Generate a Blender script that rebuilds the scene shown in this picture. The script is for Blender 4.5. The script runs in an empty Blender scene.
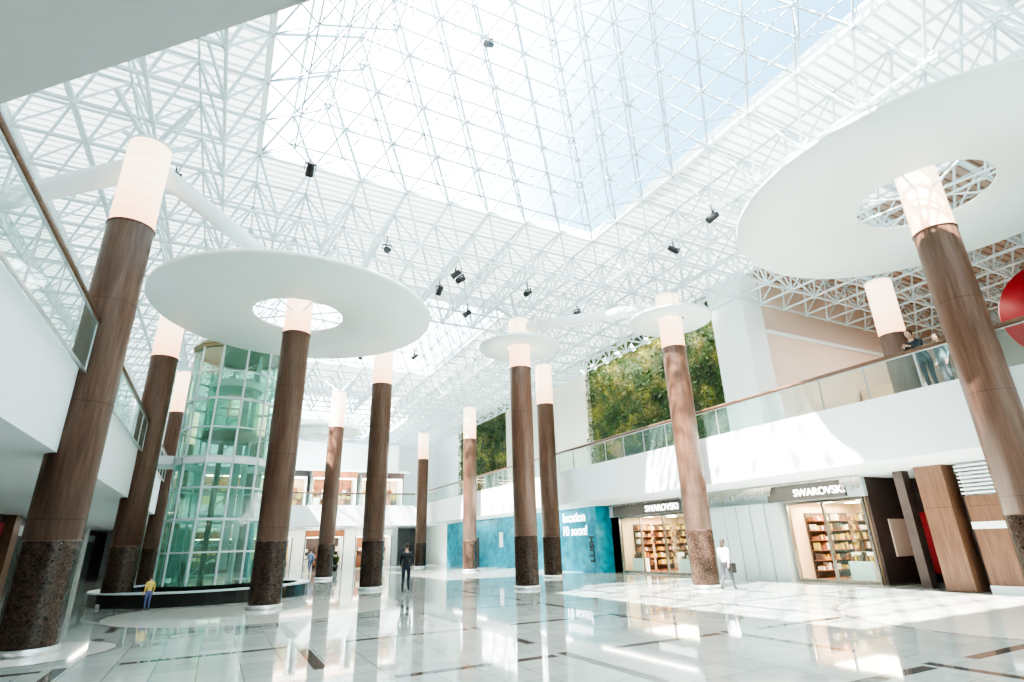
import bpy, bmesh, math, random
from mathutils import Vector, Matrix
random.seed(7)
scene=bpy.context.scene
col=scene.collection

# ------------------------------------------------------------ materials
def new_mat(name):
    m=bpy.data.materials.new(name); m.use_nodes=True
    nt=m.node_tree; b=nt.nodes.get('Principled BSDF')
    return m,nt,b
def pmat(name,colr,rough=.5,metal=0,var=.06,scale=3.0,emit=None,estr=0):
    m,nt,b=new_mat(name)
    n=nt.nodes.new('ShaderNodeTexNoise'); n.inputs['Scale'].default_value=scale; n.inputs['Detail'].default_value=4
    g=nt.nodes.new('ShaderNodeNewGeometry'); nt.links.new(g.outputs['Position'],n.inputs['Vector'])
    mx=nt.nodes.new('ShaderNodeMix'); mx.data_type='RGBA'
    mx.inputs[6].default_value=(*[max(0,c*(1-var)) for c in colr],1)
    mx.inputs[7].default_value=(*[min(1,c*(1+var)) for c in colr],1)
    nt.links.new(n.outputs['Fac'],mx.inputs[0]); nt.links.new(mx.outputs[2],b.inputs['Base Color'])
    b.inputs['Roughness'].default_value=rough; b.inputs['Metallic'].default_value=metal
    if emit:
        b.inputs['Emission Color'].default_value=(*emit,1); b.inputs['Emission Strength'].default_value=estr
    return m
def glassmat(name,tint,refl=.12,haze=0.0,hz=(.78,.93,.9)):
    m,nt,b=new_mat(name); nt.nodes.remove(b)
    out=nt.nodes['Material Output']
    tr=nt.nodes.new('ShaderNodeBsdfTransparent'); tr.inputs[0].default_value=(*tint,1)
    gl=nt.nodes.new('ShaderNodeBsdfGlossy'); gl.inputs['Roughness'].default_value=.03
    lw=nt.nodes.new('ShaderNodeLayerWeight'); lw.inputs[0].default_value=.5
    pw=nt.nodes.new('ShaderNodeMath'); pw.operation='POWER'; pw.inputs[1].default_value=4; nt.links.new(lw.outputs['Facing'],pw.inputs[0])
    ma=nt.nodes.new('ShaderNodeMath'); ma.operation='MULTIPLY_ADD'; ma.inputs[1].default_value=.6; ma.inputs[2].default_value=refl
    nt.links.new(pw.outputs[0],ma.inputs[0])
    mx=nt.nodes.new('ShaderNodeMixShader'); nt.links.new(ma.outputs[0],mx.inputs[0])
    nt.links.new(tr.outputs[0],mx.inputs[1]); nt.links.new(gl.outputs[0],mx.inputs[2])
    last=mx
    if haze:
        df=nt.nodes.new('ShaderNodeBsdfDiffuse'); df.inputs[0].default_value=(*hz,1)
        m2=nt.nodes.new('ShaderNodeMixShader'); m2.inputs[0].default_value=haze
        nt.links.new(mx.outputs[0],m2.inputs[1]); nt.links.new(df.outputs[0],m2.inputs[2]); last=m2
    nt.links.new(last.outputs[0],out.inputs[0])
    return m

WHITE=pmat('white_paint',(.78,.85,.86),.5,var=.02)
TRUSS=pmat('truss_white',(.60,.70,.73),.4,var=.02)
LATT=pmat('lattice_darkened',(.30,.38,.42),.45,var=.02)  # truss colour darkened so the struts stand out against the bright sky
SOFFIT=pmat('soffit_white',(.82,.83,.82),.6,var=.02,scale=.4)
DISC=pmat('canopy_white',(.70,.79,.77),.45,var=.06,scale=.6)
BEIGE=pmat('wall_beige',(.66,.64,.55),.6,var=.05,scale=.5)
BLUSH=pmat('wall_blush',(.78,.62,.52),.6,var=.05,scale=.5)
PANEL=pmat('panel_grey',(.48,.57,.59),.35,var=.05,scale=1)
FASC=pmat('fascia_grey',(.07,.065,.06),.4,var=.1)
DARK=pmat('dark_metal',(.015,.015,.017),.4,var=.2)
GREYM=pmat('grey_metal',(.5,.52,.52),.3,metal=.8)
STEEL=pmat('silver_strip',(.45,.42,.38),.25,metal=.8)
RED=pmat('red_paint',(.36,.02,.03),.4)
WARMW=pmat('warm_wall',(.8,.58,.38),.6)
DARKIN=pmat('dark_interior',(.08,.055,.05),.5,var=.3)
ORANGE=pmat('orange_shopfront',(.34,.13,.06),.5,var=.4,scale=1.5)
PURPLE=pmat('dark_shopfront',(.06,.03,.045),.35,var=.4,scale=1.0)
GLASS=glassmat('clear_glass',(.80,.94,.91),.07,.06,(.45,.72,.67))
EGLASS=glassmat('elevator_glass',(.58,.85,.75),.09,haze=.14,hz=(.5,.82,.72))
SKYGL=glassmat('skylight_glass',(.95,.975,.98),.02)
BLACKSTONE=pmat('black_stone',(.02,.022,.02),.15,var=.3,scale=8)
OLIVE=pmat('olive_steel',(.14,.15,.08),.4)
LIGHTP=pmat('light_panel',(1,.95,.85),.5,emit=(1,.9,.75),estr=8)

def wood(name,c1,c2,rough=.32):
    m,nt,b=new_mat(name)
    g=nt.nodes.new('ShaderNodeNewGeometry'); mp=nt.nodes.new('ShaderNodeMapping'); mp.inputs['Scale'].default_value=(7,7,.5)
    nt.links.new(g.outputs['Position'],mp.inputs[0])
    n=nt.nodes.new('ShaderNodeTexNoise'); n.inputs['Scale'].default_value=2.2; n.inputs['Detail'].default_value=6; n.inputs['Distortion'].default_value=.6
    nt.links.new(mp.outputs[0],n.inputs['Vector'])
    r=nt.nodes.new('ShaderNodeValToRGB'); r.color_ramp.elements[0].position=.3; r.color_ramp.elements[1].position=.72
    r.color_ramp.elements[0].color=(*c1,1); r.color_ramp.elements[1].color=(*c2,1)
    nt.links.new(n.outputs['Fac'],r.inputs[0])
    sx=nt.nodes.new('ShaderNodeSeparateXYZ'); nt.links.new(g.outputs['Position'],sx.inputs[0])
    mo=nt.nodes.new('ShaderNodeMath'); mo.operation='MODULO'; mo.inputs[1].default_value=2.4; nt.links.new(sx.outputs[2],mo.inputs[0])
    lt=nt.nodes.new('ShaderNodeMath'); lt.operation='LESS_THAN'; lt.inputs[1].default_value=.015; nt.links.new(mo.outputs[0],lt.inputs[0])
    mx=nt.nodes.new('ShaderNodeMix'); mx.data_type='RGBA'; mx.inputs[7].default_value=(c1[0]*.6,c1[1]*.6,c1[2]*.6,1)
    nt.links.new(lt.outputs[0],mx.inputs[0]); nt.links.new(r.outputs[0],mx.inputs[6]); nt.links.new(mx.outputs[2],b.inputs['Base Color'])
    b.inputs['Roughness'].default_value=rough
    return m
WOOD=wood('walnut_veneer',(.088,.042,.028),(.165,.088,.060))
WOODR=wood('handrail_wood',(.10,.05,.03),(.18,.09,.055))
WOODP=wood('wood_panel',(.13,.066,.045),(.22,.125,.08))
def mosaic():
    m,nt,b=new_mat('stone_mosaic')
    g=nt.nodes.new('ShaderNodeNewGeometry'); v=nt.nodes.new('ShaderNodeTexVoronoi'); v.inputs['Scale'].default_value=32
    nt.links.new(g.outputs['Position'],v.inputs['Vector'])
    sp=nt.nodes.new('ShaderNodeSeparateColor'); nt.links.new(v.outputs['Color'],sp.inputs[0])
    r=nt.nodes.new('ShaderNodeValToRGB'); r.color_ramp.elements[0].color=(.014,.010,.008,1); r.color_ramp.elements[1].color=(.085,.052,.038,1)
    nt.links.new(sp.outputs[0],r.inputs[0]); nt.links.new(r.outputs[0],b.inputs['Base Color'])
    b.inputs['Roughness'].default_value=.22
    return m
MOSAIC=mosaic()
def glowmat():
    m,nt,b=new_mat('lamp_diffuser')
    g=nt.nodes.new('ShaderNodeNewGeometry'); sx=nt.nodes.new('ShaderNodeSeparateXYZ'); nt.links.new(g.outputs['Position'],sx.inputs[0])
    mr=nt.nodes.new('ShaderNodeMapRange'); mr.inputs[1].default_value=9.2; mr.inputs[2].default_value=11.7; nt.links.new(sx.outputs[2],mr.inputs[0])
    r=nt.nodes.new('ShaderNodeValToRGB'); r.color_ramp.elements[0].color=(1,.46,.24,1); r.color_ramp.elements[1].color=(1,.76,.52,1); r.color_ramp.elements[1].position=.6
    nt.links.new(mr.outputs[0],r.inputs[0]); nt.links.new(r.outputs[0],b.inputs['Emission Color'])
    mo=nt.nodes.new('ShaderNodeMath'); mo.operation='MODULO'; mo.inputs[1].default_value=.4; nt.links.new(sx.outputs[2],mo.inputs[0])
    lt=nt.nodes.new('ShaderNodeMath'); lt.operation='GREATER_THAN'; lt.inputs[1].default_value=.03; nt.links.new(mo.outputs[0],lt.inputs[0])
    mu=nt.nodes.new('ShaderNodeMath'); mu.operation='MULTIPLY_ADD'; mu.inputs[1].default_value=.5; mu.inputs[2].default_value=1.1
    nt.links.new(lt.outputs[0],mu.inputs[0]); nt.links.new(mu.outputs[0],b.inputs['Emission Strength'])
    b.inputs['Base Color'].default_value=(.42,.34,.28,1)
    return m
GLOWM=glowmat()

CIRC=[(1.6,20.7,4.3),(-2.95,14.6,1.5),(16.2,6.1,4.3)]
def floormat():
    m,nt,b=new_mat('floor_tiles')
    N=nt.nodes.new; L=nt.links.new
    g=N('ShaderNodeNewGeometry'); sx=N('ShaderNodeSeparateXYZ'); L(g.outputs['Position'],sx.inputs[0])
    def M(op,a,b_=None,c=None):
        n=N('ShaderNodeMath'); n.operation=op
        for i,v in enumerate((a,b_,c)):
            if v is None: continue
            if isinstance(v,(int,float)): n.inputs[i].default_value=v
            else: L(v,n.inputs[i])
        return n.outputs[0]
    X=M('ADD',sx.outputs[0],100.0); Y=M('ADD',sx.outputs[1],100.0)
    br=N('ShaderNodeTexBrick'); br.offset=0; br.inputs['Scale'].default_value=1; br.inputs['Brick Width'].default_value=.61; br.inputs['Row Height'].default_value=.61
    br.inputs['Mortar Size'].default_value=.007; br.inputs['Color1'].default_value=(.46,.50,.47,1); br.inputs['Color2'].default_value=(.37,.41,.385,1); br.inputs['Mortar'].default_value=(.22,.23,.22,1)
    L(g.outputs['Position'],br.inputs['Vector'])
    def stripe(A,B,per,dash,off):
        a=M('LESS_THAN',M('MODULO',M('ADD',A,off),per),.2)
        b2=M('LESS_THAN',M('MODULO',B,dash),dash*.72)
        return M('MULTIPLY',a,b2)
    s=M('MAXIMUM',stripe(X,Y,3.66,3.66,.9),stripe(Y,X,3.66,3.66,1.3))
    circ=None; ring=None
    for cx,cy,r in CIRC:
        dx=M('SUBTRACT',sx.outputs[0],cx); dy=M('SUBTRACT',sx.outputs[1],cy)
        d=M('SQRT',M('ADD',M('MULTIPLY',dx,dx),M('MULTIPLY',dy,dy)))
        ci=M('LESS_THAN',d,r); ri=M('LESS_THAN',M('ABSOLUTE',M('SUBTRACT',d,r)),.07)
        circ=ci if circ is None else M('MAXIMUM',circ,ci); ring=ri if ring is None else M('MAXIMUM',ring,ri)
    s=M('MULTIPLY',s,M('SUBTRACT',1.0,circ))
    m1=N('ShaderNodeMix'); m1.data_type='RGBA'; m1.inputs[7].default_value=(.085,.08,.075,1)
    L(s,m1.inputs[0]); L(br.outputs['Color'],m1.inputs[6])
    m2=N('ShaderNodeMix'); m2.data_type='RGBA'; m2.inputs[7].default_value=(.70,.69,.63,1)
    L(circ,m2.inputs[0]); L(m1.outputs[2],m2.inputs[6])
    m3=N('ShaderNodeMix'); m3.data_type='RGBA'; m3.inputs[7].default_value=(.32,.32,.3,1)
    L(ring,m3.inputs[0]); L(m2.outputs[2],m3.inputs[6])
    L(m3.outputs[2],b.inputs['Base Color'])
    b.inputs['Roughness'].default_value=.045; b.inputs['IOR'].default_value=1.85
    return m
FLOOR=floormat()
def deckmat(name,c0,c1,trans):
    m,nt,b=new_mat(name)
    g=nt.nodes.new('ShaderNodeNewGeometry'); w=nt.nodes.new('ShaderNodeTexWave'); w.bands_direction='Y'; w.inputs['Scale'].default_value=.9
    nt.links.new(g.outputs['Position'],w.inputs['Vector'])
    r=nt.nodes.new('ShaderNodeValToRGB'); r.color_ramp.elements[0].color=(*c0,1); r.color_ramp.elements[1].color=(*c1,1); r.color_ramp.elements[1].position=.35
    nt.links.new(w.outputs[0],r.inputs[0]); nt.links.new(r.outputs[0],b.inputs['Base Color'])
    b.inputs['Roughness'].default_value=.6
    if trans:
        t=nt.nodes.new('ShaderNodeBsdfTranslucent'); nt.links.new(r.outputs[0],t.inputs[0])
        mx=nt.nodes.new('ShaderNodeMixShader'); mx.inputs[0].default_value=trans
        nt.links.new(b.outputs[0],mx.inputs[1]); nt.links.new(t.outputs[0],mx.inputs[2]); nt.links.new(mx.outputs[0],nt.nodes['Material Output'].inputs[0])
    return m
DECK=deckmat('roof_deck_translucent',(.34,.40,.42),(.80,.86,.87),.10)  # translucency added so the deck glows and fills the hall with light
DECKB=deckmat('roof_deck_brown',(.30,.20,.16),(.60,.45,.37),0)
def leafmat():
    m,nt,b=new_mat('living_leaves')
    g=nt.nodes.new('ShaderNodeNewGeometry'); n=nt.nodes.new('ShaderNodeTexNoise'); n.inputs['Scale'].default_value=.9; n.inputs['Detail'].default_value=6; n.inputs['Distortion'].default_value=.5
    nt.links.new(g.outputs['Position'],n.inputs['Vector'])
    r=nt.nodes.new('ShaderNodeValToRGB'); e=r.color_ramp.elements
    e[0].position=.36; e[0].color=(.010,.028,.006,1); e[1].position=.68; e[1].color=(.26,.28,.04,1)
    x=e.new(.48); x.color=(.04,.09,.015,1); x=e.new(.58); x.color=(.11,.10,.03,1)
    nt.links.new(n.outputs['Fac'],r.inputs[0]); nt.links.new(r.outputs[0],b.inputs['Base Color']); b.inputs['Roughness'].default_value=.5
    return m
LEAF=leafmat()
def tealmat():
    m,nt,b=new_mat('teal_hoarding')
    g=nt.nodes.new('ShaderNodeNewGeometry'); n=nt.nodes.new('ShaderNodeTexNoise'); n.inputs['Scale'].default_value=1.1; n.inputs['Detail'].default_value=8; n.inputs['Distortion'].default_value=1.5
    nt.links.new(g.outputs['Position'],n.inputs['Vector'])
    r=nt.nodes.new('ShaderNodeValToRGB'); e=r.color_ramp.elements
    e[0].position=.3; e[0].color=(.0,.12,.19,1); e[1].position=.8; e[1].color=(.05,.40,.52,1); x=e.new(.5); x.color=(.0,.24,.35,1)
    nt.links.new(n.outputs['Fac'],r.inputs[0]); nt.links.new(r.outputs[0],b.inputs['Base Color']); b.inputs['Roughness'].default_value=.4
    return m
TEAL=tealmat()

# ------------------------------------------------------------ mesh builder
class MB:
    def __init__(s): s.v=[];s.f=[];s.m=[];s.mats=[];s.sm=[]
    def mi(s,mat):
        if mat not in s.mats: s.mats.append(mat)
        return s.mats.index(mat)
    def face(s,pts,mat,smooth=False):
        b=len(s.v); s.v+= [tuple(p) for p in pts]; s.f.append(tuple(range(b,b+len(pts)))); s.m.append(s.mi(mat)); s.sm.append(smooth)
    def box(s,a,b,mat):
        x0,y0,z0=[min(a[i],b[i]) for i in range(3)]; x1,y1,z1=[max(a[i],b[i]) for i in range(3)]
        k=len(s.v); s.v+=[(x0,y0,z0),(x1,y0,z0),(x1,y1,z0),(x0,y1,z0),(x0,y0,z1),(x1,y0,z1),(x1,y1,z1),(x0,y1,z1)]
        for q in ((0,3,2,1),(4,5,6,7),(0,1,5,4),(1,2,6,5),(2,3,7,6),(3,0,4,7)):
            s.f.append(tuple(k+i for i in q)); s.m.append(s.mi(mat)); s.sm.append(False)
    def tube(s,p,q,r0,mat,r1=None,n=4,caps=False,smooth=False):
        p=Vector(p);q=Vector(q); r1=r0 if r1 is None else r1
        d=(q-p)
        if d.length<1e-6: return
        d.normalize(); u=d.cross(Vector((0,0,1)))
        if u.length<.01: u=Vector((1,0,0))
        u.normalize(); w=d.cross(u); k=len(s.v)
        for c,r in ((p,r0),(q,r1)):
            for i in range(n):
                a=2*math.pi*(i+.5)/n; s.v.append(tuple(c+u*math.cos(a)*r+w*math.sin(a)*r))
        mi=s.mi(mat)
        for i in range(n):
            j=(i+1)%n; s.f.append((k+i,k+j,k+n+j,k+n+i)); s.m.append(mi); s.sm.append(smooth)
        if caps:
            s.f.append(tuple(k+i for i in reversed(range(n)))); s.m.append(mi); s.sm.append(False)
            s.f.append(tuple(k+n+i for i in range(n))); s.m.append(mi); s.sm.append(False)
    def lathe(s,c,prof,mat,n=48,smooth=True,a0=0):
        k=len(s.v)
        for r,z in prof:
            for i in range(n):
                a=2*math.pi*i/n+a0; s.v.append((c[0]+r*math.cos(a),c[1]+r*math.sin(a),c[2]+z))
        mi=s.mi(mat)
        for j in range(len(prof)-1):
            for i in range(n):
                i2=(i+1)%n; s.f.append((k+j*n+i,k+j*n+i2,k+(j+1)*n+i2,k+(j+1)*n+i)); s.m.append(mi); s.sm.append(smooth)
    def ell(s,c,rad,mat,nu=16,nv=10,rot=None,cut=None):
        k=len(s.v); mi=s.mi(mat); pts=[]
        for j in range(nv+1):
            t=math.pi*j/nv
            for i in range(nu):
                a=2*math.pi*i/nu; p=Vector((rad[0]*math.sin(t)*math.cos(a),rad[1]*math.sin(t)*math.sin(a),rad[2]*math.cos(t)))
                if rot: p=rot@p
                s.v.append(tuple(Vector(c)+p)); pts.append(p)
        for j in range(nv):
            for i in range(nu):
                i2=(i+1)%nu; q=(j*nu+i,j*nu+i2,(j+1)*nu+i2,(j+1)*nu+i)
                if cut and cut(sum((pts[x] for x in q),Vector())/4): continue
                s.f.append(tuple(k+x for x in q)); s.m.append(mi); s.sm.append(True)
    def obj(s,name,parent=None):
        me=bpy.data.meshes.new(name); me.from_pydata(s.v,[],s.f); me.update()
        for m in s.mats: me.materials.append(m)
        me.polygons.foreach_set('material_index',s.m); me.polygons.foreach_set('use_smooth',s.sm)
        o=bpy.data.objects.new(name,me); col.objects.link(o)
        if parent: o.parent=parent
        return o
def empty(name,loc=(0,0,0)):
    e=bpy.data.objects.new(name,None); e.location=loc; col.objects.link(e); return e
def text(name,body,size,loc,rot,mat,ext=.02,parent=None,bold=0):
    c=bpy.data.curves.new(name,'FONT'); c.body=body; c.size=size; c.extrude=ext; c.offset=bold
    c.align_x='CENTER'; c.align_y='CENTER'
    o=bpy.data.objects.new(name,c); o.location=loc; o.rotation_euler=rot; col.objects.link(o); c.materials.append(mat)
    if parent: o.parent=parent
    return o

F2=5.5; SOF=3.7; LX=-3.15; RX=17.0; FARY=54.0
# ------------------------------------------------------------ floor & shell
m=MB(); m.box((-14,-16,-.2),(42,66,0),FLOOR); m.obj('floor')
m=MB(); m.box((-14.2,-16,0),(-14,66,15),WHITE); m.obj('wall_left')
m=MB(); m.box((42,-16,0),(42.2,66,15),WHITE); m.obj('wall_right')
m=MB(); m.box((-14,66,0),(42,66.2,15),WHITE); m.obj('wall_far')
m=MB(); m.box((-14,-16.2,0),(42,-16,15),WHITE); m.obj('wall_near')

def slab(name,x0,y0,x1,y1):
    m=MB(); m.box((x0,y0,SOF),(x1,y1,F2),WHITE); return m.obj(name)
slab('gallery_floor_left',-14,-16,LX,66)
slab('gallery_floor_right',RX,-16,42,66)
slab('gallery_floor_far',LX,FARY,RX,66)
m=MB()
poly=[(LX,4.73),(6.2,-4.2),(6.2,-16),(LX,-16)]
k=len(poly)
m.face([(x,y,SOF) for x,y in reversed(poly)],SOFFIT); m.face([(x,y,F2) for x,y in poly],WHITE)
for i in range(k):
    a=poly[i];b=poly[(i+1)%k]; m.face([(a[0],a[1],SOF),(b[0],b[1],SOF),(b[0],b[1],F2),(a[0],a[1],F2)],WHITE)
m.obj('gallery_floor_near')

def railing(name,a,b,z=F2):
    m=MB(); a=Vector((*a,z)); b=Vector((*b,z)); L=(b-a).length; d=(b-a)/L; n=max(1,round(L/1.5))
    for i in range(n):
        p=a+d*(L*i/n+.015); q=a+d*(L*(i+1)/n-.015)
        m.face([p+Vector((0,0,-.12)),q+Vector((0,0,-.12)),q+Vector((0,0,1.05)),p+Vector((0,0,1.05))],GLASS)
        m.box(q+Vector((-.012,-.012,-.1)),q+Vector((.012,.035,1.05)),GREYM)
    m.tube(a+Vector((0,0,1.1)),b+Vector((0,0,1.1)),.065,WOODR,n=8,caps=True,smooth=True)
    m.tube(a+Vector((0,0,1.03)),b+Vector((0,0,1.03)),.03,GREYM,n=4)
    m.tube(a+Vector((0,0,-.1)),b+Vector((0,0,-.1)),.035,GREYM,n=4)
    m.obj(name)
R=.49; G=9.27; T=11.7
cy=[5,14.6,25.5,36.2,47.2,54]
for i in range(5):
    a=cy[i]+(0 if i==0 else R+.05); b=cy[i+1]-(R+.05 if i<4 else 0)
    if i==2: a=28.3
    railing('glass_railing',(LX+.14,a),(LX+.14,b))
railing('glass_railing',(RX+.08,-10),(RX+.08,54))
railing('glass_railing',(LX+.3,FARY+.08),(RX-.1,FARY+.08))

# ------------------------------------------------------------ columns
def column(x,y,z0=0):
    m=MB()
    prof_b=[(R+.05,0),(R+.05,.12),(R,.13)] if z0==0 else [(R,0),(R,.1)]
    m.lathe((x,y,z0),prof_b,GREYM)
    if z0==0:
        m.lathe((x,y,0),[(R,.12),(R,2.0)],MOSAIC); m.lathe((x,y,0),[(R,2.0),(R-.01,2.005),(R-.01,2.03),(R,2.035),(R,G)],WOOD)
    else: m.lathe((x,y,z0),[(R,.1),(R,G-z0)],WOOD)
    m.lathe((x,y,0),[(R,G),(R+.02,G),(R+.02,G+.03),(R-.01,G+.03)],WOOD)
    m.lathe((x,y,0),[(R-.01,G+.03),(R-.01,T)],GLOWM)
    m.lathe((x,y,0),[(R-.01,T),(R+.02,T),(R+.02,T+.06),(.2,T+.1)],WHITE)
    for a in range(4):
        an=math.pi/4+a*math.pi/2
        m.tube((x,y,T),(x+.85*math.cos(an)*1.41,y+.85*math.sin(an)*1.41,12.65),.07,TRUSS,n=6)
    m.obj('column')
COLS=[(-2.95,14.6),(-2.95,25.5),(-2.95,36.2),(-2.95,47.2),(1.62,20.6),(6.3,26.2),(6.1,37.4),(11.45,21.2),
 (16.2,16.2),(16.1,26.9),(16.2,38.5),(16.1,49.4),(16.2,6.1),(16.2,-4.9),(-2.95,-3.9)]
for c in COLS: column(*c)
column(23.6,11.4,F2); column(30,7,F2); column(1.7,42.5)

def canopy(x,y,z,r,hole,name='disc_canopy'):
    m=MB()
    m.lathe((x,y,z),[(hole,-.02),(hole+.05,-.06),(r-.05,-.10),(r,-.05),(r,.03),(r-.1,.06),(hole+.05,.06),(hole,.02),(hole,-.02)],DISC,n=96)
    for i in range(8):
        a=i*math.pi/4+.2
        m.tube((x+(r*.7)*math.cos(a),y+(r*.7)*math.sin(a),z+.05),(x+(r*.7)*math.cos(a),y+(r*.7)*math.sin(a),12.65),.012,GREYM,n=4)
        m.tube((x+(R-.02)*math.cos(a),y+(R-.02)*math.sin(a),z),(x+hole*math.cos(a),y+hole*math.sin(a),z),.03,TRUSS,n=4)
    m.obj(name)
canopy(1.62,20.6,10.1,4.95,1.6)
canopy(16.2,6.1,10.45,4.85,1.6)
canopy(11.45,21.2,10.35,1.9,.6)
canopy(16.2,16.2,10.6,1.75,.6)
canopy(6.2,44,10.3,2.8,1.0)
def beam(a,b,z=11.35,r=.26):
    m=MB(); m.tube((*a,z),(*b,z),r,WHITE,n=16,caps=True,smooth=True)
    m.obj('steel_tube_beam')
def bt(i,j,za=11.3):
    a=Vector(COLS[i]);b=Vector(COLS[j]);d=(b-a).normalized(); beam(a+d*R*.9,b-d*R*.9,za)
bt(0,4); bt(7,8)
beam((-3.3,14.95),(-9.9,20.9),11.2,.3)

# ------------------------------------------------------------ space frame
ZL,ZU=12.65,14.4; S=1.72
X0,Y0=-.5-S*8,3.5-S*10
SKY=[(-.5,3.5-S*12,8),(-.5,3.5,8),(-.5,3.5+S*13,8),(-.5,3.5+S*26,6)]
def in_sky(x,y,e=.01):
    return any(a+e<x<a+n*S-e and b+e<y<b+n*S-e for a,b,n in SKY)
def allowed(x,y):
    if x>22.6 and y>17: return False
    return -13.9<x<41 and -15<y<65
m=MB(); NX,NY=32,48
up=lambda i,j:(X0+i*S,Y0+j*S); lo=lambda i,j:(X0+(i+.5)*S,Y0+(j+.5)*S)
for i in range(NX):
    for j in range(NY):
        x,y=up(i,j)
        for (a,b) in ((i+1,j),(i,j+1)):
            p=up(a,b); mx,my=(x+p[0])/2,(y+p[1])/2
            if allowed(x,y) and allowed(*p) and not in_sky(mx,my): m.tube((x,y,ZU),(p[0],p[1],ZU),.045,TRUSS)
        x,y=lo(i,j)
        if not allowed(x,y) or in_sky(x,y): continue
        for (a,b) in ((i+1,j),(i,j+1)):
            p=lo(a,b)
            if allowed(*p) and not in_sky(*p): m.tube((x,y,ZL),(p[0],p[1],ZL),.06,TRUSS)
        for a in (0,1):
            for b in (0,1):
                p=up(i+a,j+b)
                if allowed(*p): m.tube((x,y,ZL),(p[0],p[1],ZU),.045,TRUSS)
        m.ell((x,y,ZL),(.11,.11,.11),TRUSS,6,4)
m.obj('space_frame')

def pyramid(x0,y0,cells,apexz,n):
    w=cells*S; x1,y1=x0+w,y0+w; A=Vector((x0+w/2,y0+w/2,apexz)); z=ZU
    C=[Vector((x0,y0,z)),Vector((x1,y0,z)),Vector((x1,y1,z)),Vector((x0,y1,z))]
    m=MB(); g=MB(); root=empty('pyramid_skylight')
    for k in range(4):
        P,Q=C[k],C[(k+1)%4]; nrm=(Q-P).cross(A-P).normalized()
        cen=Vector((x0+w/2,y0+w/2,z))
        if nrm.dot(cen-P)<0: nrm=-nrm
        def nd(i,j): return P*(1-i/n-j/n)+Q*(i/n)+A*(j/n)
        def inn(i,j):
            return (nd(i,j)+nd(i+1,j)+nd(i,j+1))/3+nrm*.9
        for j in range(n):
            for i in range(n-j):
                a,b,c=nd(i,j),nd(i+1,j),nd(i,j+1)
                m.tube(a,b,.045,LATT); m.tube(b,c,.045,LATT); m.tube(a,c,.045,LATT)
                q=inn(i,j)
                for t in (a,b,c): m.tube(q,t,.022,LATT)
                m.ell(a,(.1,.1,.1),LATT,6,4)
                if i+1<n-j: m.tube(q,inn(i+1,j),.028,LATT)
                if i<n-j-1: m.tube(q,inn(i,j+1),.028,LATT)
                if i>0: m.tube(q,inn(i-1,j+1),.028,LATT)
        o=-nrm*.08
        g.face([P+o,Q+o,A+o],SKYGL)
    for k in range(4): m.tube(C[k],C[(k+1)%4],.1,WHITE)
    m.obj('lattice',root); g.obj('glazing',root)
for (a,b,n_) in SKY: pyramid(a,b,n_,ZU+10.5 if n_==8 else ZU+8,8 if n_==8 else 5)

m=MB()
DZ=14.75
def deck(x0,y0,x1,y1,mt=DECK): m.face([(x0,y0,DZ),(x0,y1,DZ),(x1,y1,DZ),(x1,y0,DZ)],mt)
xs=SKY[0][0]; xe=xs+8*S
deck(-14,-16,xs,66)
deck(xe,-16,23,66); deck(23,-16,42,66,DECKB)
ys=sorted([(b,b+n*S) for a,b,n in SKY]); prev=-16
for a,b in ys:
    if a>prev: deck(xs,prev,xe,a)
    prev=b
if prev<66: deck(xs,prev,xe,66)
m.obj('ceiling')
m=MB()
for a,b,n_ in SKY:
    w=n_*S
    for p,q in (((a-.1,b-.1),(a,b+w+.1)),((a+w,b-.1),(a+w+.1,b+w+.1)),((a,b-.1),(a+w,b)),((a,b+w),(a+w,b+w+.1))):
        m.box((*p,ZU),(*q,DZ+.1),WHITE)
m.obj('trim_1')

# ------------------------------------------------------------ right side, upper level
def living_wall(y0,y1,x=23.0,z0=F2,z1=14.3):
    m=MB(); m.box((x-.05,y0,z0),(x+.14,y1,z1),LEAF)
    A=(y1-y0)*(z1-z0)
    for _ in range(int(A*75)):
        y=random.uniform(y0,y1); z=random.uniform(z0+.1,z1)
        bulge=.25+.25*math.sin(y*1.3+math.sin(z*.9)*2)*math.cos(z*1.1)
        d=random.uniform(.02,.15)+bulge*random.random(); s=random.uniform(.1,.26)
        c=Vector((x-.05-d,y,z)); t=Vector((random.uniform(-.8,.1),random.uniform(-1,1),random.uniform(-1,.6))).normalized()
        u=t.cross(Vector((1,random.uniform(-.5,.5),random.uniform(-.5,.5)))).normalized()
        m.face([c,c+t*s*.5+u*s*.32,c+t*s,c+t*s*.5-u*s*.32],LEAF)
    m.obj('living_green_wall')
m=MB()
m.box((23.15,17.0,F2),(23.4,66,14.7),WHITE)
m.obj('wall_gallery_right')
living_wall(18.9,31.8); living_wall(45.4,57)
m=MB(); m.box((22.7,32,F2),(23.15,45.2,13.6),BEIGE)
m.box((22.5,36.5,F2),(22.7,37.3,13.9),WHITE); m.obj('wall_beige_panel')
m=MB(); m.box((21.8,16.8,F2),(23.2,18.8,14.4),WHITE); m.obj('wall_pier_right')
m=MB(); m.box((23.4,17.0,F2),(42,17.3,11.5),BLUSH); m.box((23.4,17.1,11.5),(42,17.3,14.7),BLUSH)
m.box((23.4,16.9,11.4),(42,17.05,11.6),WHITE); m.obj('wall_side_right')
m=MB()
for i in range(9):
    y=19.5+i*1.4; m.tube((21.6,y,13.9),(21.6,y,12.9),.02,DARK); m.tube((21.75,y,12.9),(21.45,y,13.15),.13,WHITE,n=12,caps=True)
m.obj('wall_washer_lamps')
m=MB(); m.lathe((0,0,0),[(0,.1),(2.2,.1),(2.2,-.1),(0,-.1)],RED,n=48)
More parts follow.
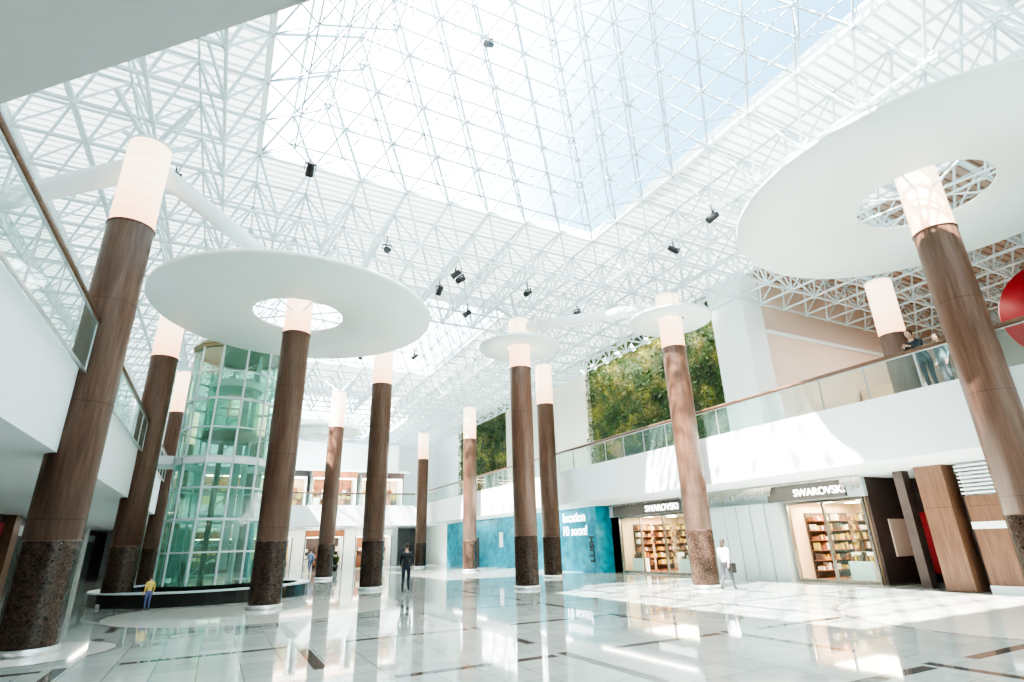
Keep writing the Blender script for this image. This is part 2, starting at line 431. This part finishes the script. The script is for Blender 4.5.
o=m.obj('round_red_sign'); o.location=(29.0,7.4,9.9); o.rotation_euler=(math.radians(90),0,math.radians(-62))
m=MB(); m.box((30,15,F2),(40,16.8,9),WARMW); m.box((30,14.9,8.2),(40,15,9.2),WHITE)
for k in range(5): m.box((30.3+k*1.9,14.95,F2+.3),(31.9+k*1.9,15,8.0),ORANGE)
m.obj('kiosk_shop')

# ------------------------------------------------------------ ground right: shops
SX=21.0
def shop(name,y0,y1,goods,zt=3.0):
    m=MB(); d=4.5
    m.box((SX+d,y0,0),(SX+d+.1,y1,zt+.2),WARMW); m.box((SX+.12,y0,0),(SX+d,y0+.05,zt),WARMW); m.box((SX+.12,y1-.05,0),(SX+d,y1,zt),WARMW)
    m.box((SX+.12,y0,zt),(SX+d,y1,zt+.1),WHITE)
    n=int((y1-y0)/1.4)
    for i in range(n):
        yy=y0+(i+.5)*(y1-y0)/n
        for xx in (SX+1.2,SX+3): m.box((xx,yy-.2,zt-.04),(xx+.4,yy+.2,zt-.01),LIGHTP)
    for i in range(n+1):
        yy=y0+i*(y1-y0)/n; m.box((SX-.05,yy-.04,0),(SX+.05,yy+.04,zt),STEEL)
    m.box((SX-.06,y0,zt-.1),(SX+.06,y1,zt),STEEL); m.box((SX-.06,y0,0),(SX+.06,y1,.12),STEEL)
    for i in range(n):
        if i==n//2: continue
        ya=y0+i*(y1-y0)/n; yb=ya+(y1-y0)/n; m.face([(SX,ya,.1),(SX,yb,.1),(SX,yb,zt),(SX,ya,zt)],GLASS)
    def shelf(x0,x1,ya,yb,zmax,alongx):
        m.box((x0,ya,0),(x1,yb,.08),goods[0])
        z=.35
        while z<zmax:
            m.box((x0,ya,z),(x1,yb,z+.03),goods[0])
            L0,L1=(x0,x1) if alongx else (ya,yb); t=L0+.05
            while t<L1-.12:
                w=random.uniform(.06,.14); hh=z+random.uniform(.15,.3); g_=random.choice(goods)
                if alongx: m.box((t,ya+.06,z+.03),(t+w,yb-.06,hh),g_)
                else: m.box((x0+.06,t,z+.03),(x1-.06,t+w,hh),g_)
                t+=w+.04
            z+=.38
    for s0 in range(n):
        ya=y0+.1+s0*(y1-y0)/n; yb=ya+(y1-y0)/n*.88
        m.box((SX+d-.05,ya,0),(SX+d,yb,2.6),goods[2]); shelf(SX+d-.5,SX+d-.06,ya,yb,2.5,False)
    for xa in (SX+.9,SX+2.4):
        m.box((xa,y1-.12,0),(xa+1.3,y1-.06,2.6),goods[2]); shelf(xa,xa+1.3,y1-.5,y1-.12,2.5,True)
        m.box((xa,y0+.06,0),(xa+1.3,y0+.12,2.6),goods[2]); shelf(xa,xa+1.3,y0+.12,y0+.5,2.5,True)
    for s0 in range(n):
        if s0==n//2: continue
        yc=y0+(s0+.5)*(y1-y0)/n; m.box((SX+.3,yc-.45,0),(SX+.75,yc+.45,.75),WHITE)
        for q in range(6): m.box((SX+.38,yc-.4+q*.14,.75),(SX+.6,yc-.32+q*.14,.75+random.uniform(.12,.4)),random.choice(goods))
    m.box((SX+2.2,(y0+y1)/2-.7,0),(SX+2.8,(y0+y1)/2+.7,1.0),WHITE)
    m.obj(name)
G1=[pmat('goods_a',(.28,.11,.06),.4),pmat('goods_b',(.75,.7,.6),.4),pmat('goods_c',(.10,.07,.06),.4),pmat('goods_d',(.6,.42,.1),.4)]
shop('jewellery_shop',21.6,27.2,G1); shop('jewellery_shop',12.7,15.9,G1)
m=MB(); m.box((SX-.1,12.5,3.02),(SX+.1,28,SOF),PANEL); m.obj('trim_2')
m=MB()
for i in range(8):
    ya=16.0+i*.69
    m.box((SX-.35-.25*math.sin(math.pi*(i+.5)/8),ya+.01,0),(SX+.1,ya+.67,3.02),PANEL)
m.obj('wall_shopfront_right')
m=MB(); y=12.0
while y<20.8:
    sg=12.7<y<15.6
    l=(.06 if sg else .2)+random.uniform(0,.35)*(.2 if sg else 1); m.box((SX-1.06,y,SOF-l),(SX-1.03,y+.05,SOF),STEEL); y+=.075
y=21.6
while y<27.5:
    l=random.uniform(.04,.12); m.box((SX-.5,y,SOF-l),(SX-.47,y+.045,SOF),STEEL); y+=.08
m.obj('metal_fringe_valance')
BL=pmat('sign_black',(.02,.02,.02),.4); WL=pmat('sign_white',(.95,.95,.95),.5,emit=(1,1,1),estr=2.0)
m=MB(); m.box((SX-.95,12.7,3.0),(SX-.8,16.0,3.6),FASC); m.box((SX-.42,21.6,3.03),(SX-.36,27.2,3.6),FASC); m.obj('sign_fascia')
text('store_sign','SWAROVSKI',.46,(SX-.46,23.0,3.28),(math.radians(90),0,math.radians(-90)),WL)
text('store_sign','SWAROVSKI',.38,(SX-.97,13.7,3.26),(math.radians(90),0,math.radians(-90)),WL)
m=MB(); m.box((19.9,28,0),(20.1,53,3.7),TEAL); m.box((20.1,28,0),(21,28.1,3.7),TEAL)
m.box((19.87,45.2,0),(19.9,47.2,2.3),BL); m.box((19.86,40.6,1.5),(19.9,41.2,2.6),WHITE)
m.obj('wall_hoarding')
text('hoarding_lettering','location\n10 soon!',.80,(19.86,30.35,2.75),(math.radians(90),0,math.radians(-90)),WL,.01,bold=.005)  # printed lettering made to glow for contrast with the teal
text('hoarding_lettering','LUSH',.62,(19.86,28.55,1.3),(math.radians(90),math.radians(-90),math.radians(-90)),BL,.01,bold=.02)
m=MB()
m.box((24,9.1,0),(24.1,12.55,SOF),DARKIN); m.box((21.15,12.55,0),(24,12.65,SOF),DARKIN); m.box((23.3,11.4,.3),(23.35,12.4,2.4),RED)
m.box((22.0,12.5,.9),(23.0,12.55,2.2),BLUSH)
m.box((20.6,10.9,0),(21.0,11.2,SOF),DARKIN)
m.box((20.0,9.4,0),(20.7,10.2,SOF),WOODP)
m.box((20.2,1,0),(20.6,9.1,2.7),WOODP)
m.box((20.15,1,1.75),(20.2,9.1,1.95),WHITE); m.box((20.15,1,.0),(20.2,9.1,.2),WHITE)
m.box((20.3,1,2.7),(20.6,9.1,SOF),WHITE)
for i in range(8): m.box((20.12,1.0,2.75+i*.115),(20.3,9.1,2.80+i*.115),WHITE)
for y in (8.0,6.4,4.8,3.2): m.box((20.14,y,0),(20.2,y+.1,2.7),WHITE)
m.obj('wall_timber_right')
m=MB(); m.box((21,-16,0),(21.2,1,SOF),WHITE); m.box((20.6,9.0,0),(24,9.1,SOF),DARKIN); m.box((20.1,53,0),(20.3,66,SOF),WHITE); m.obj('wall_lower_right')

# ------------------------------------------------------------ left side
m=MB()
m.box((-9.5,-16,0),(-9.3,66,SOF),PURPLE)
for i in range(9):
    y=6+i*6; m.box((-9.3,y,0),(-8.9,y+1.0,SOF),WOODP if i%2 else WHITE)
    m.box((-9.28,y+1.3,2.8),(-9.2,y+5.6,3.3),RED if i%3==1 else PANEL)
    m.face([(-9.25,y+1.2,.1),(-9.25,y+5.8,.1),(-9.25,y+5.8,2.7),(-9.25,y+1.2,2.7)],GLASS)
m.obj('wall_shops_left')
m=MB()
m.box((-10.2,-16,F2),(-10,66,12.4),WHITE)
for i in range(9):
    y=5+i*6; m.box((-10,y,F2),(-9.95,y+4.6,F2+3.4),ORANGE if i%2 else DARKIN); m.box((-10,y-.2,F2+3.4),(-9.9,y+4.8,F2+4.1),WHITE if i%2 else PANEL)
    for k in range(4): m.box((-9.95,y+.2+k*1.12,F2+.4),(-9.85,y+1.1+k*1.12,F2+2.6),G1[(i+k)%4])
m.obj('wall_gallery_left')
def farshop(name,x,w,z,hgt,y,back,sign):
    m=MB(); d=2.2
    m.box((x,y+d,z),(x+w,y+d+.1,z+hgt),back); m.box((x,y,z),(x+.12,y+d,z+hgt),WHITE); m.box((x+w-.12,y,z),(x+w,y+d,z+hgt),WHITE)
    m.box((x,y-.1,z+hgt-.55),(x+w,y,z+hgt),sign)
    for k in range(int(w/.5)):
        xx=x+.2+k*.5
        for zz in (.3,.9,1.5):
            m.box((xx,y+d-.4,z+zz),(xx+.38,y+d-.1,z+zz+random.uniform(.25,.5)),random.choice(G1))
    for k in range(int(w/1.1)):
        m.box((x+.3+k*1.1,y+.4,z),(x+.9+k*1.1,y+.9,z+random.uniform(.8,1.5)),random.choice(G1))
    m.box((x+.3,y+.5,z+hgt-.62),(x+w-.3,y+1.2,z+hgt-.57),LIGHTP)
    for k in range(4): m.box((x+k*(w-.06)/3,y-.03,z),(x+k*(w-.06)/3+.06,y+.03,z+hgt-.5),DARK)
    m.obj(name)
for i,(bk,sg) in enumerate(((ORANGE,ORANGE),(WARMW,BL),(ORANGE,ORANGE),(WARMW,DARKIN))):
    farshop('far_upper_shop',-2+i*4.7,4.3,F2,3.38,56.6,bk,sg)
    farshop('far_lower_shop',-2+i*4.7,3.6,0,3.4,57.5,ORANGE if i%2 else DARKIN,WHITE if i%2 else ORANGE)
m=MB(); m.box((-3,61,F2),(17,61.2,12.5),WHITE); m.obj('wall_far_upper')
m=MB(); m.box((-3,56.5,F2+3.4),(17,61,F2+3.6),WHITE); m.obj('ceiling_far_shops')
m=MB(); m.box((-3,60,0),(17,60.2,SOF),WHITE); m.obj('wall_far_lower')
m=MB()
for i in range(3): m.box((1.62+i*4.7,57.5,0),(2.68+i*4.7,57.8,SOF),WHITE)
m.obj('trim_3')

# ------------------------------------------------------------ elevator
EX,EY=-.1,27.3; ER=1.9; EZ=10.3
root=empty('glass_elevator',(0,0,0))
m=MB(); n=12
P=[(EX+ER*math.cos(2*math.pi*i/n+.13),EY+ER*math.sin(2*math.pi*i/n+.13)) for i in range(n)]
for i in range(n):
    a=P[i];b=P[(i+1)%n]
    m.face([(*a,.5),(*b,.5),(*b,EZ),(*a,EZ)],EGLASS)
m.obj('glass_shaft',root)
m=MB()
for i in range(n):
    a=P[i];b=P[(i+1)%n]
    m.tube((*a,.4),(*a,EZ),.05,TRUSS,n=6)
    z=.5; k=0
    while z<=EZ+.01:
        m.tube((*a,z),(*b,z),.045 if k%2 else .07,TRUSS,n=4); z+=1.225; k+=1
    m.tube((*a,EZ),(*b,EZ),.14,OLIVE,n=4); m.tube((*a,F2-.25),(*b,F2-.25),.16,WHITE,n=4)
m.lathe((EX,EY,EZ),[(0,.35),(1.95,.25),(2.05,.05),(2.0,0),(0,0)],OLIVE,n=12,smooth=False,a0=.13)
m.obj('shaft_frame',root)
m=MB()
for dx,dy in ((-.8,.9),(.8,.9),(-.8,-.3),(.8,-.3)): m.tube((EX+dx,EY+dy,0),(EX+dx,EY+dy,EZ),.09,TRUSS,n=6)
z=.8
while z<EZ-.6:
    for p,q in (((-.8,.9),(.8,.9)),((-.8,-.3),(-.8,.9)),((.8,-.3),(.8,.9))):
        m.tube((EX+p[0],EY+p[1],z),(EX+q[0],EY+q[1],z),.06,TRUSS); m.tube((EX+p[0],EY+p[1],z),(EX+q[0],EY+q[1],z+1.2),.035,TRUSS)
    z+=1.2
m.tube((EX-.3,EY+.7,.5),(EX-.3,EY+.7,6.3),.12,OLIVE,n=10); m.box((EX+.2,EY+.75,1),(EX+.6,EY+.85,9.5),PANEL)
m.lathe((EX,EY-.1,6.3),[(0,0),(1.1,0),(1.1,.35),(1.05,.36)],OLIVE,n=16); m.lathe((EX,EY-.1,6.3),[(1.05,.36),(1.05,2.3)],EGLASS,n=16)
m.lathe((EX,EY-.1,6.3),[(1.1,2.3),(1.1,2.6),(.4,2.8),(0,2.8)],WHITE,n=16)
m.obj('lift_car',root)
m=MB()
m.lathe((EX,EY,0),[(3.9,0),(3.9,.42),(3.5,.42),(3.5,.3),(2.2,.3),(2.2,.55),(0,.55)],BLACKSTONE,n=48,smooth=False)
m.lathe((EX,EY,0),[(3.95,.42),(3.95,.47),(3.45,.47),(3.45,.42)],PANEL,n=48,smooth=False)
m.obj('plinth',root)
m=MB(); m.box((LX,26.6,F2-.35),(EX-1.95,28.2,F2),WHITE)
m.obj('elevator_bridge')

def plant(x,y,h=1.0):
    m=MB(); m.lathe((x,y,0),[(0,0),(.28,0),(.36,.5),(.32,.5),(.3,.44),(0,.44)],BLACKSTONE,n=20)
    for _ in range(120):
        a=random.uniform(0,6.28); t=Vector((math.cos(a)*random.uniform(.2,.7),math.sin(a)*random.uniform(.2,.7),random.uniform(.4,1.2)))*h*.8
        c=Vector((x+math.cos(a)*.1,y+math.sin(a)*.1,.44)); u=Vector((-math.sin(a),math.cos(a),0))*.05
        m.face([c,c+t*.5+u,c+t,c+t*.5-u],LEAF)
    m.obj('potted_plant')
plant(13.2,52); plant(-1.5,41); plant(9,50.5)

def spot(x,y,z,ax,tilt=.6):
    m=MB(); m.tube((0,0,.55),(0,0,.2),.02,DARK,n=6); m.box((-.16,-.02,.16),(.16,.02,.2),DARK)
    m.box((-.17,-.02,-.05),(-.14,.02,.2),DARK); m.box((.14,-.02,-.05),(.17,.02,.2),DARK)
    d=Vector((0,math.cos(tilt),-math.sin(tilt))); m.tube(-d*.2,d*.22,.1,DARK,r1=.13,n=14,caps=True)
    o=m.obj('spotlight'); o.location=(x,y,z); o.rotation_euler=(0,0,ax)
for x,y,z,a in ((1.0,14.9,12.6,0),(7.3,18.8,12.2,1),(7.6,19.0,12.1,2),(-2.6,16.5,12.2,0),(13.9,11.2,12.2,1),(14.2,13.5,12.2,4),(10.9,19.2,12.2,2),
   (8.9,29.5,12.2,1),(6,30.5,12.2,0),(12.8,27.5,12.2,2),(14.2,20.2,12.2,2),(4.2,18.0,12.2,3),(19.3,10.5,12.2,1),(17.6,12.3,12.2,1),(6.5,13.6,19.1,2),(15.4,7.6,12.5,1),(15.1,8.1,12.5,2),(7.2,20.5,12.2,0),(9.3,22.4,12.2,1)):
    spot(x,y,z,a)

# ------------------------------------------------------------ people
SKIN=pmat('skin',(.55,.33,.24),.5); HAIR=pmat('hair_dark',(.03,.02,.015),.5)
def person(loc,yaw,h,topc,botc,pose='walk',name='man',hairlong=False,bag=False):
    k=h/1.8
    TOP=pmat(name+'_top',topc,.8,scale=20); BOT=pmat(name+'_trousers',botc,.8,scale=20); SHOE=pmat('shoes',(.03,.03,.03),.5)
    J={'pel':(0,0,.96),'wai':(0,.0,1.1),'che':(0,0,1.28),'uch':(0,0,1.42),'nek':(0,.01,1.51),'hed':(0,.02,1.6)}
    rad={'pel':(.15,.11),'wai':(.135,.1),'che':(.155,.115),'uch':(.14,.095),'nek':(.055,.055),'hed':(.06,.06)}
    for s,t in ((-1,'L'),(1,'R')):
        J['sh'+t]=(.18*s,0,1.43); J['el'+t]=(.24*s,-.04,1.15); J['wr'+t]=(.24*s,.06,.9)
        J['hi'+t]=(.1*s,0,.9); J['kn'+t]=(.1*s,.02,.5); J['an'+t]=(.1*s,-.03,.09); J['to'+t]=(.12*s,.14,.045)
        rad['sh'+t]=(.07,.07); rad['el'+t]=(.048,.048); rad['wr'+t]=(.03,.03); rad['hi'+t]=(.095,.1); rad['kn'+t]=(.062,.065); rad['an'+t]=(.042,.045); rad['to'+t]=(.045,.03)
    if pose=='walk':
        J['knR']=(.1,.2,.52); J['anR']=(.1,.26,.1); J['toR']=(.11,.44,.07)
        J['knL']=(-.1,-.02,.5); J['anL']=(-.1,-.32,.17); J['toL']=(-.11,-.19,.045)
        J['elR']=(.23,-.12,1.16); J['wrR']=(.22,-.16,.92); J['elL']=(-.23,.06,1.17); J['wrL']=(-.22,.26,1.0)
    if pose=='lean':
        for q in ('wai','che','uch','nek','hed'): J[q]=(0,(J[q][2]-.96)*.55,.96+(J[q][2]-.96)*.85)
        for s,t in ((-1,'L'),(1,'R')):
            J['sh'+t]=(.18*s,.25,1.35); J['el'+t]=(.24*s,.36,1.13); J['wr'+t]=(.08*s,.56,1.2)
    keys=list(J); idx={q:i for i,q in enumerate(keys)}
    E=[('pel','wai'),('wai','che'),('che','uch'),('uch','nek'),('nek','hed')]
    for t in 'LR': E+=[('uch','sh'+t),('sh'+t,'el'+t),('el'+t,'wr'+t),('pel','hi'+t),('hi'+t,'kn'+t),('kn'+t,'an'+t),('an'+t,'to'+t)]
    me=bpy.data.meshes.new('tmp'); me.from_pydata([Vector(J[q])*k for q in keys],[(idx[a],idx[b]) for a,b in E],[]); o=bpy.data.objects.new('tmp',me); col.objects.link(o)
    md=o.modifiers.new('s','SKIN'); md.use_smooth_shade=True
    for q in keys:
        sv=me.skin_vertices[0].data[idx[q]]; sv.radius=(rad[q][0]*k,rad[q][1]*k); sv.use_root=(q=='pel')
    o.modifiers.new('ss','SUBSURF').levels=1
    dg=bpy.context.evaluated_depsgraph_get(); ev=o.evaluated_get(dg).to_mesh()
    m=MB()
    segs=[(a,b,Vector(J[a])*k,Vector(J[b])*k) for a,b in E]
    def near(c):
        best=None
        for a,b,p,q in segs:
            d=q-p; t=max(0,min(1,(c-p).dot(d)/d.dot(d))); dd=(c-p-d*t).length
            if best is None or dd<best[0]: best=(dd,a,b,t)
        return best
    m.v=[tuple(v.co) for v in ev.vertices]
    for p in ev.polygons:
        _,a,b,t=near(Vector(p.center))
        mt=TOP
        if b[:2] in('kn','an') or b[:2]=='hi' or (a=='pel' and t<.5): mt=BOT
        if b[:2]=='to': mt=SHOE
        if b=='hed' or (b=='nek' and t>.6): mt=SKIN
        if b[:2]=='wr' and t>.9: mt=SKIN
        m.f.append(tuple(p.vertices)); m.m.append(m.mi(mt)); m.sm.append(True)
    bpy.data.objects.remove(o)
    hc=Vector(J['hed'])*k+Vector((0,.02,.09))*k
    m.ell(hc,(.076*k,.095*k,.118*k),SKIN,16,12)
    m.ell(hc+Vector((0,-.012,.018))*k,(.087*k,.104*k,.118*k),HAIR,16,12,cut=lambda p:(p.y>.03*k and p.z<.05*k) or p.z<(-.15*k if hairlong else -.05*k))
    if hairlong: m.ell(hc+Vector((0,-.07,-.1))*k,(.075*k,.05*k,.14*k),HAIR,12,8)
    m.ell(hc+Vector((0,.1,-.02))*k,(.013*k,.02*k,.025*k),SKIN,8,6)
    for s in (-1,1):
        m.ell(hc+Vector((.03*s,.087,.012))*k,(.012*k,.008*k,.008*k),HAIR,8,6)
        m.ell(hc+Vector((.077*s,0,-.005))*k,(.012*k,.022*k,.032*k),SKIN,8,6)
    m.ell(hc+Vector((0,.088,-.055))*k,(.024*k,.008*k,.007*k),RED,8,6)
    for t,s in (('L',-1),('R',1)):
        w=Vector(J['wr'+t])*k; d=(w-Vector(J['el'+t])*k).normalized(); side=Vector((0,1,0)) if abs(d.y)<.8 else Vector((0,0,1))
        side=(side-d*side.dot(d)).normalized(); nn=d.cross(side)
        m.tube(w-d*.01,w+d*.09*k,.024*k,SKIN,r1=.036*k,n=8,caps=True,smooth=True)
        for fi,(off,ln) in enumerate(((-.028,.065),(-.01,.08),(.009,.075),(.027,.058))):
            a=w+d*.085*k+side*off*k; b=a+d*ln*.55*k+nn*s*-.008*k; c2=b+(d*.8-nn*s*.6)*ln*.5*k
            m.tube(a,b,.0095*k,SKIN,n=6,smooth=True); m.tube(b,c2,.009*k,SKIN,r1=.006*k,n=6,caps=True,smooth=True)
        a=w+d*.03*k+side*.03*k; b=a+(d*.7+side*.6)*.04*k; m.tube(a,b,.012*k,SKIN,n=6); m.tube(b,b+d*.03*k,.01*k,SKIN,r1=.007*k,n=6,caps=True)
    if bag:
        m.box(Vector((.2,-.12,.62))*k,Vector((.32,.2,.95))*k,DARK); m.tube(Vector((.24,.0,.95))*k,Vector((.15,0,1.46))*k,.012,DARK)
    ob=m.obj(name); ob.location=loc; ob.rotation_euler=(0,0,yaw); return ob
person((7.07,23.5,0),math.radians(-20),1.82,(.02,.022,.03),(.02,.025,.04),'walk','walking_man')
person((15.9,14.9,0),math.radians(-75),1.66,(.6,.6,.58),(.03,.03,.04),'walk','walking_woman',True,True)
person((6.5,46.4,0),math.radians(10),1.75,(.15,.22,.35),(.1,.12,.2),'walk','walking_man')
person((17.72,7.9,F2),math.radians(80),1.9,(.03,.04,.05),(.03,.03,.04),'lean','leaning_man')
person((18.3,7.7,F2),math.radians(60),1.75,(.05,.08,.09),(.03,.03,.04),'stand','standing_man')
person((-4.1,36.0,F2),math.radians(-90),1.7,(.7,.7,.7),(.1,.1,.12),'stand','standing_woman',True)
person((-4.2,34.6,F2),math.radians(-100),1.75,(.25,.05,.08),(.1,.1,.12),'stand','standing_man')
person((-1.75,22.9,0),math.radians(30),1.05,(.7,.5,.14),(.1,.12,.25),'stand','child')

# ------------------------------------------------------------ lights
def area(name,loc,sx,sy,pw,colr=(1,.93,.82),rot=(0,0,0)):
    l=bpy.data.lights.new(name,'AREA'); l.shape='RECTANGLE'; l.size=sx; l.size_y=sy; l.energy=pw; l.color=colr
    o=bpy.data.objects.new(name,l); o.location=loc; o.rotation_euler=rot; col.objects.link(o); return o
for y in (4,14,24,34,46): area('soffit_light',(19.3,y,SOF-.05),.3,7,80)
for y in (8,20,32,46): area('soffit_light',(-6.4,y,SOF-.05),.3,8,60)
area('shop_fill',(23,24.4,2.9),3,4.5,420,(1,.78,.56)); area('shop_fill',(23,14.3,2.9),3,2.6,300,(1,.78,.56))  # area fills added to brighten the shop interiors
area('soffit_light',(7,56.2,SOF-.05),16,.5,250,(1,.85,.65))
area('wall_washer',(21.5,25,13.2),.3,12,450,(1,.95,.82),(0,math.radians(-35),0))
area('gallery_light',(7,55.8,8.4),14,.6,300,(1,.8,.6))  # warm light added to brighten the far upper shops
area('gallery_light',(30,12,12.3),10,3,500,(1,.85,.7))
l=bpy.data.lights.new('sun','SUN'); l.energy=36; l.angle=math.radians(.7); l.color=(1,.95,.87)
o=bpy.data.objects.new('sun',l); d=Vector((10.6,3.5,-13.5)); o.rotation_euler=d.to_track_quat('-Z','Y').to_euler(); o.location=(0,0,30); col.objects.link(o)

w=bpy.data.worlds.new('sky'); scene.world=w; w.use_nodes=True; nt=w.node_tree
bg=nt.nodes['Background']; tc=nt.nodes.new('ShaderNodeTexCoord'); sx=nt.nodes.new('ShaderNodeSeparateXYZ'); nt.links.new(tc.outputs['Generated'],sx.inputs[0])
r=nt.nodes.new('ShaderNodeValToRGB'); r.color_ramp.elements[0].position=.25; r.color_ramp.elements[0].color=(.92,.985,1,1)
r.color_ramp.elements[1].position=.75; r.color_ramp.elements[1].color=(.07,.19,.30,1)
e=r.color_ramp.elements.new(.48); e.color=(.18,.34,.45,1)
nt.links.new(sx.outputs[0],r.inputs[0]); nt.links.new(r.outputs[0],bg.inputs[0]); bg.inputs[1].default_value=5.0

# ------------------------------------------------------------ camera
Z=Vector((-42,1457,-544)).normalized(); Y=Vector((-297,-211,-544)).normalized(); Y=(Y-Z*Y.dot(Z)).normalized(); X=Y.cross(Z)
Rm=Matrix((X,Y,Z))
cd=bpy.data.cameras.new('camera'); cam=bpy.data.objects.new('camera',cd); col.objects.link(cam)
cd.sensor_width=36; cd.lens=544/1024*36; cd.clip_start=.05; cd.clip_end=500
M4=Rm.to_4x4(); M4.translation=Vector((0,0,1.7)); cam.matrix_world=M4
scene.camera=cam
scene.view_settings.view_transform='AgX'; scene.view_settings.look='AgX - High Contrast'; scene.view_settings.exposure=.68
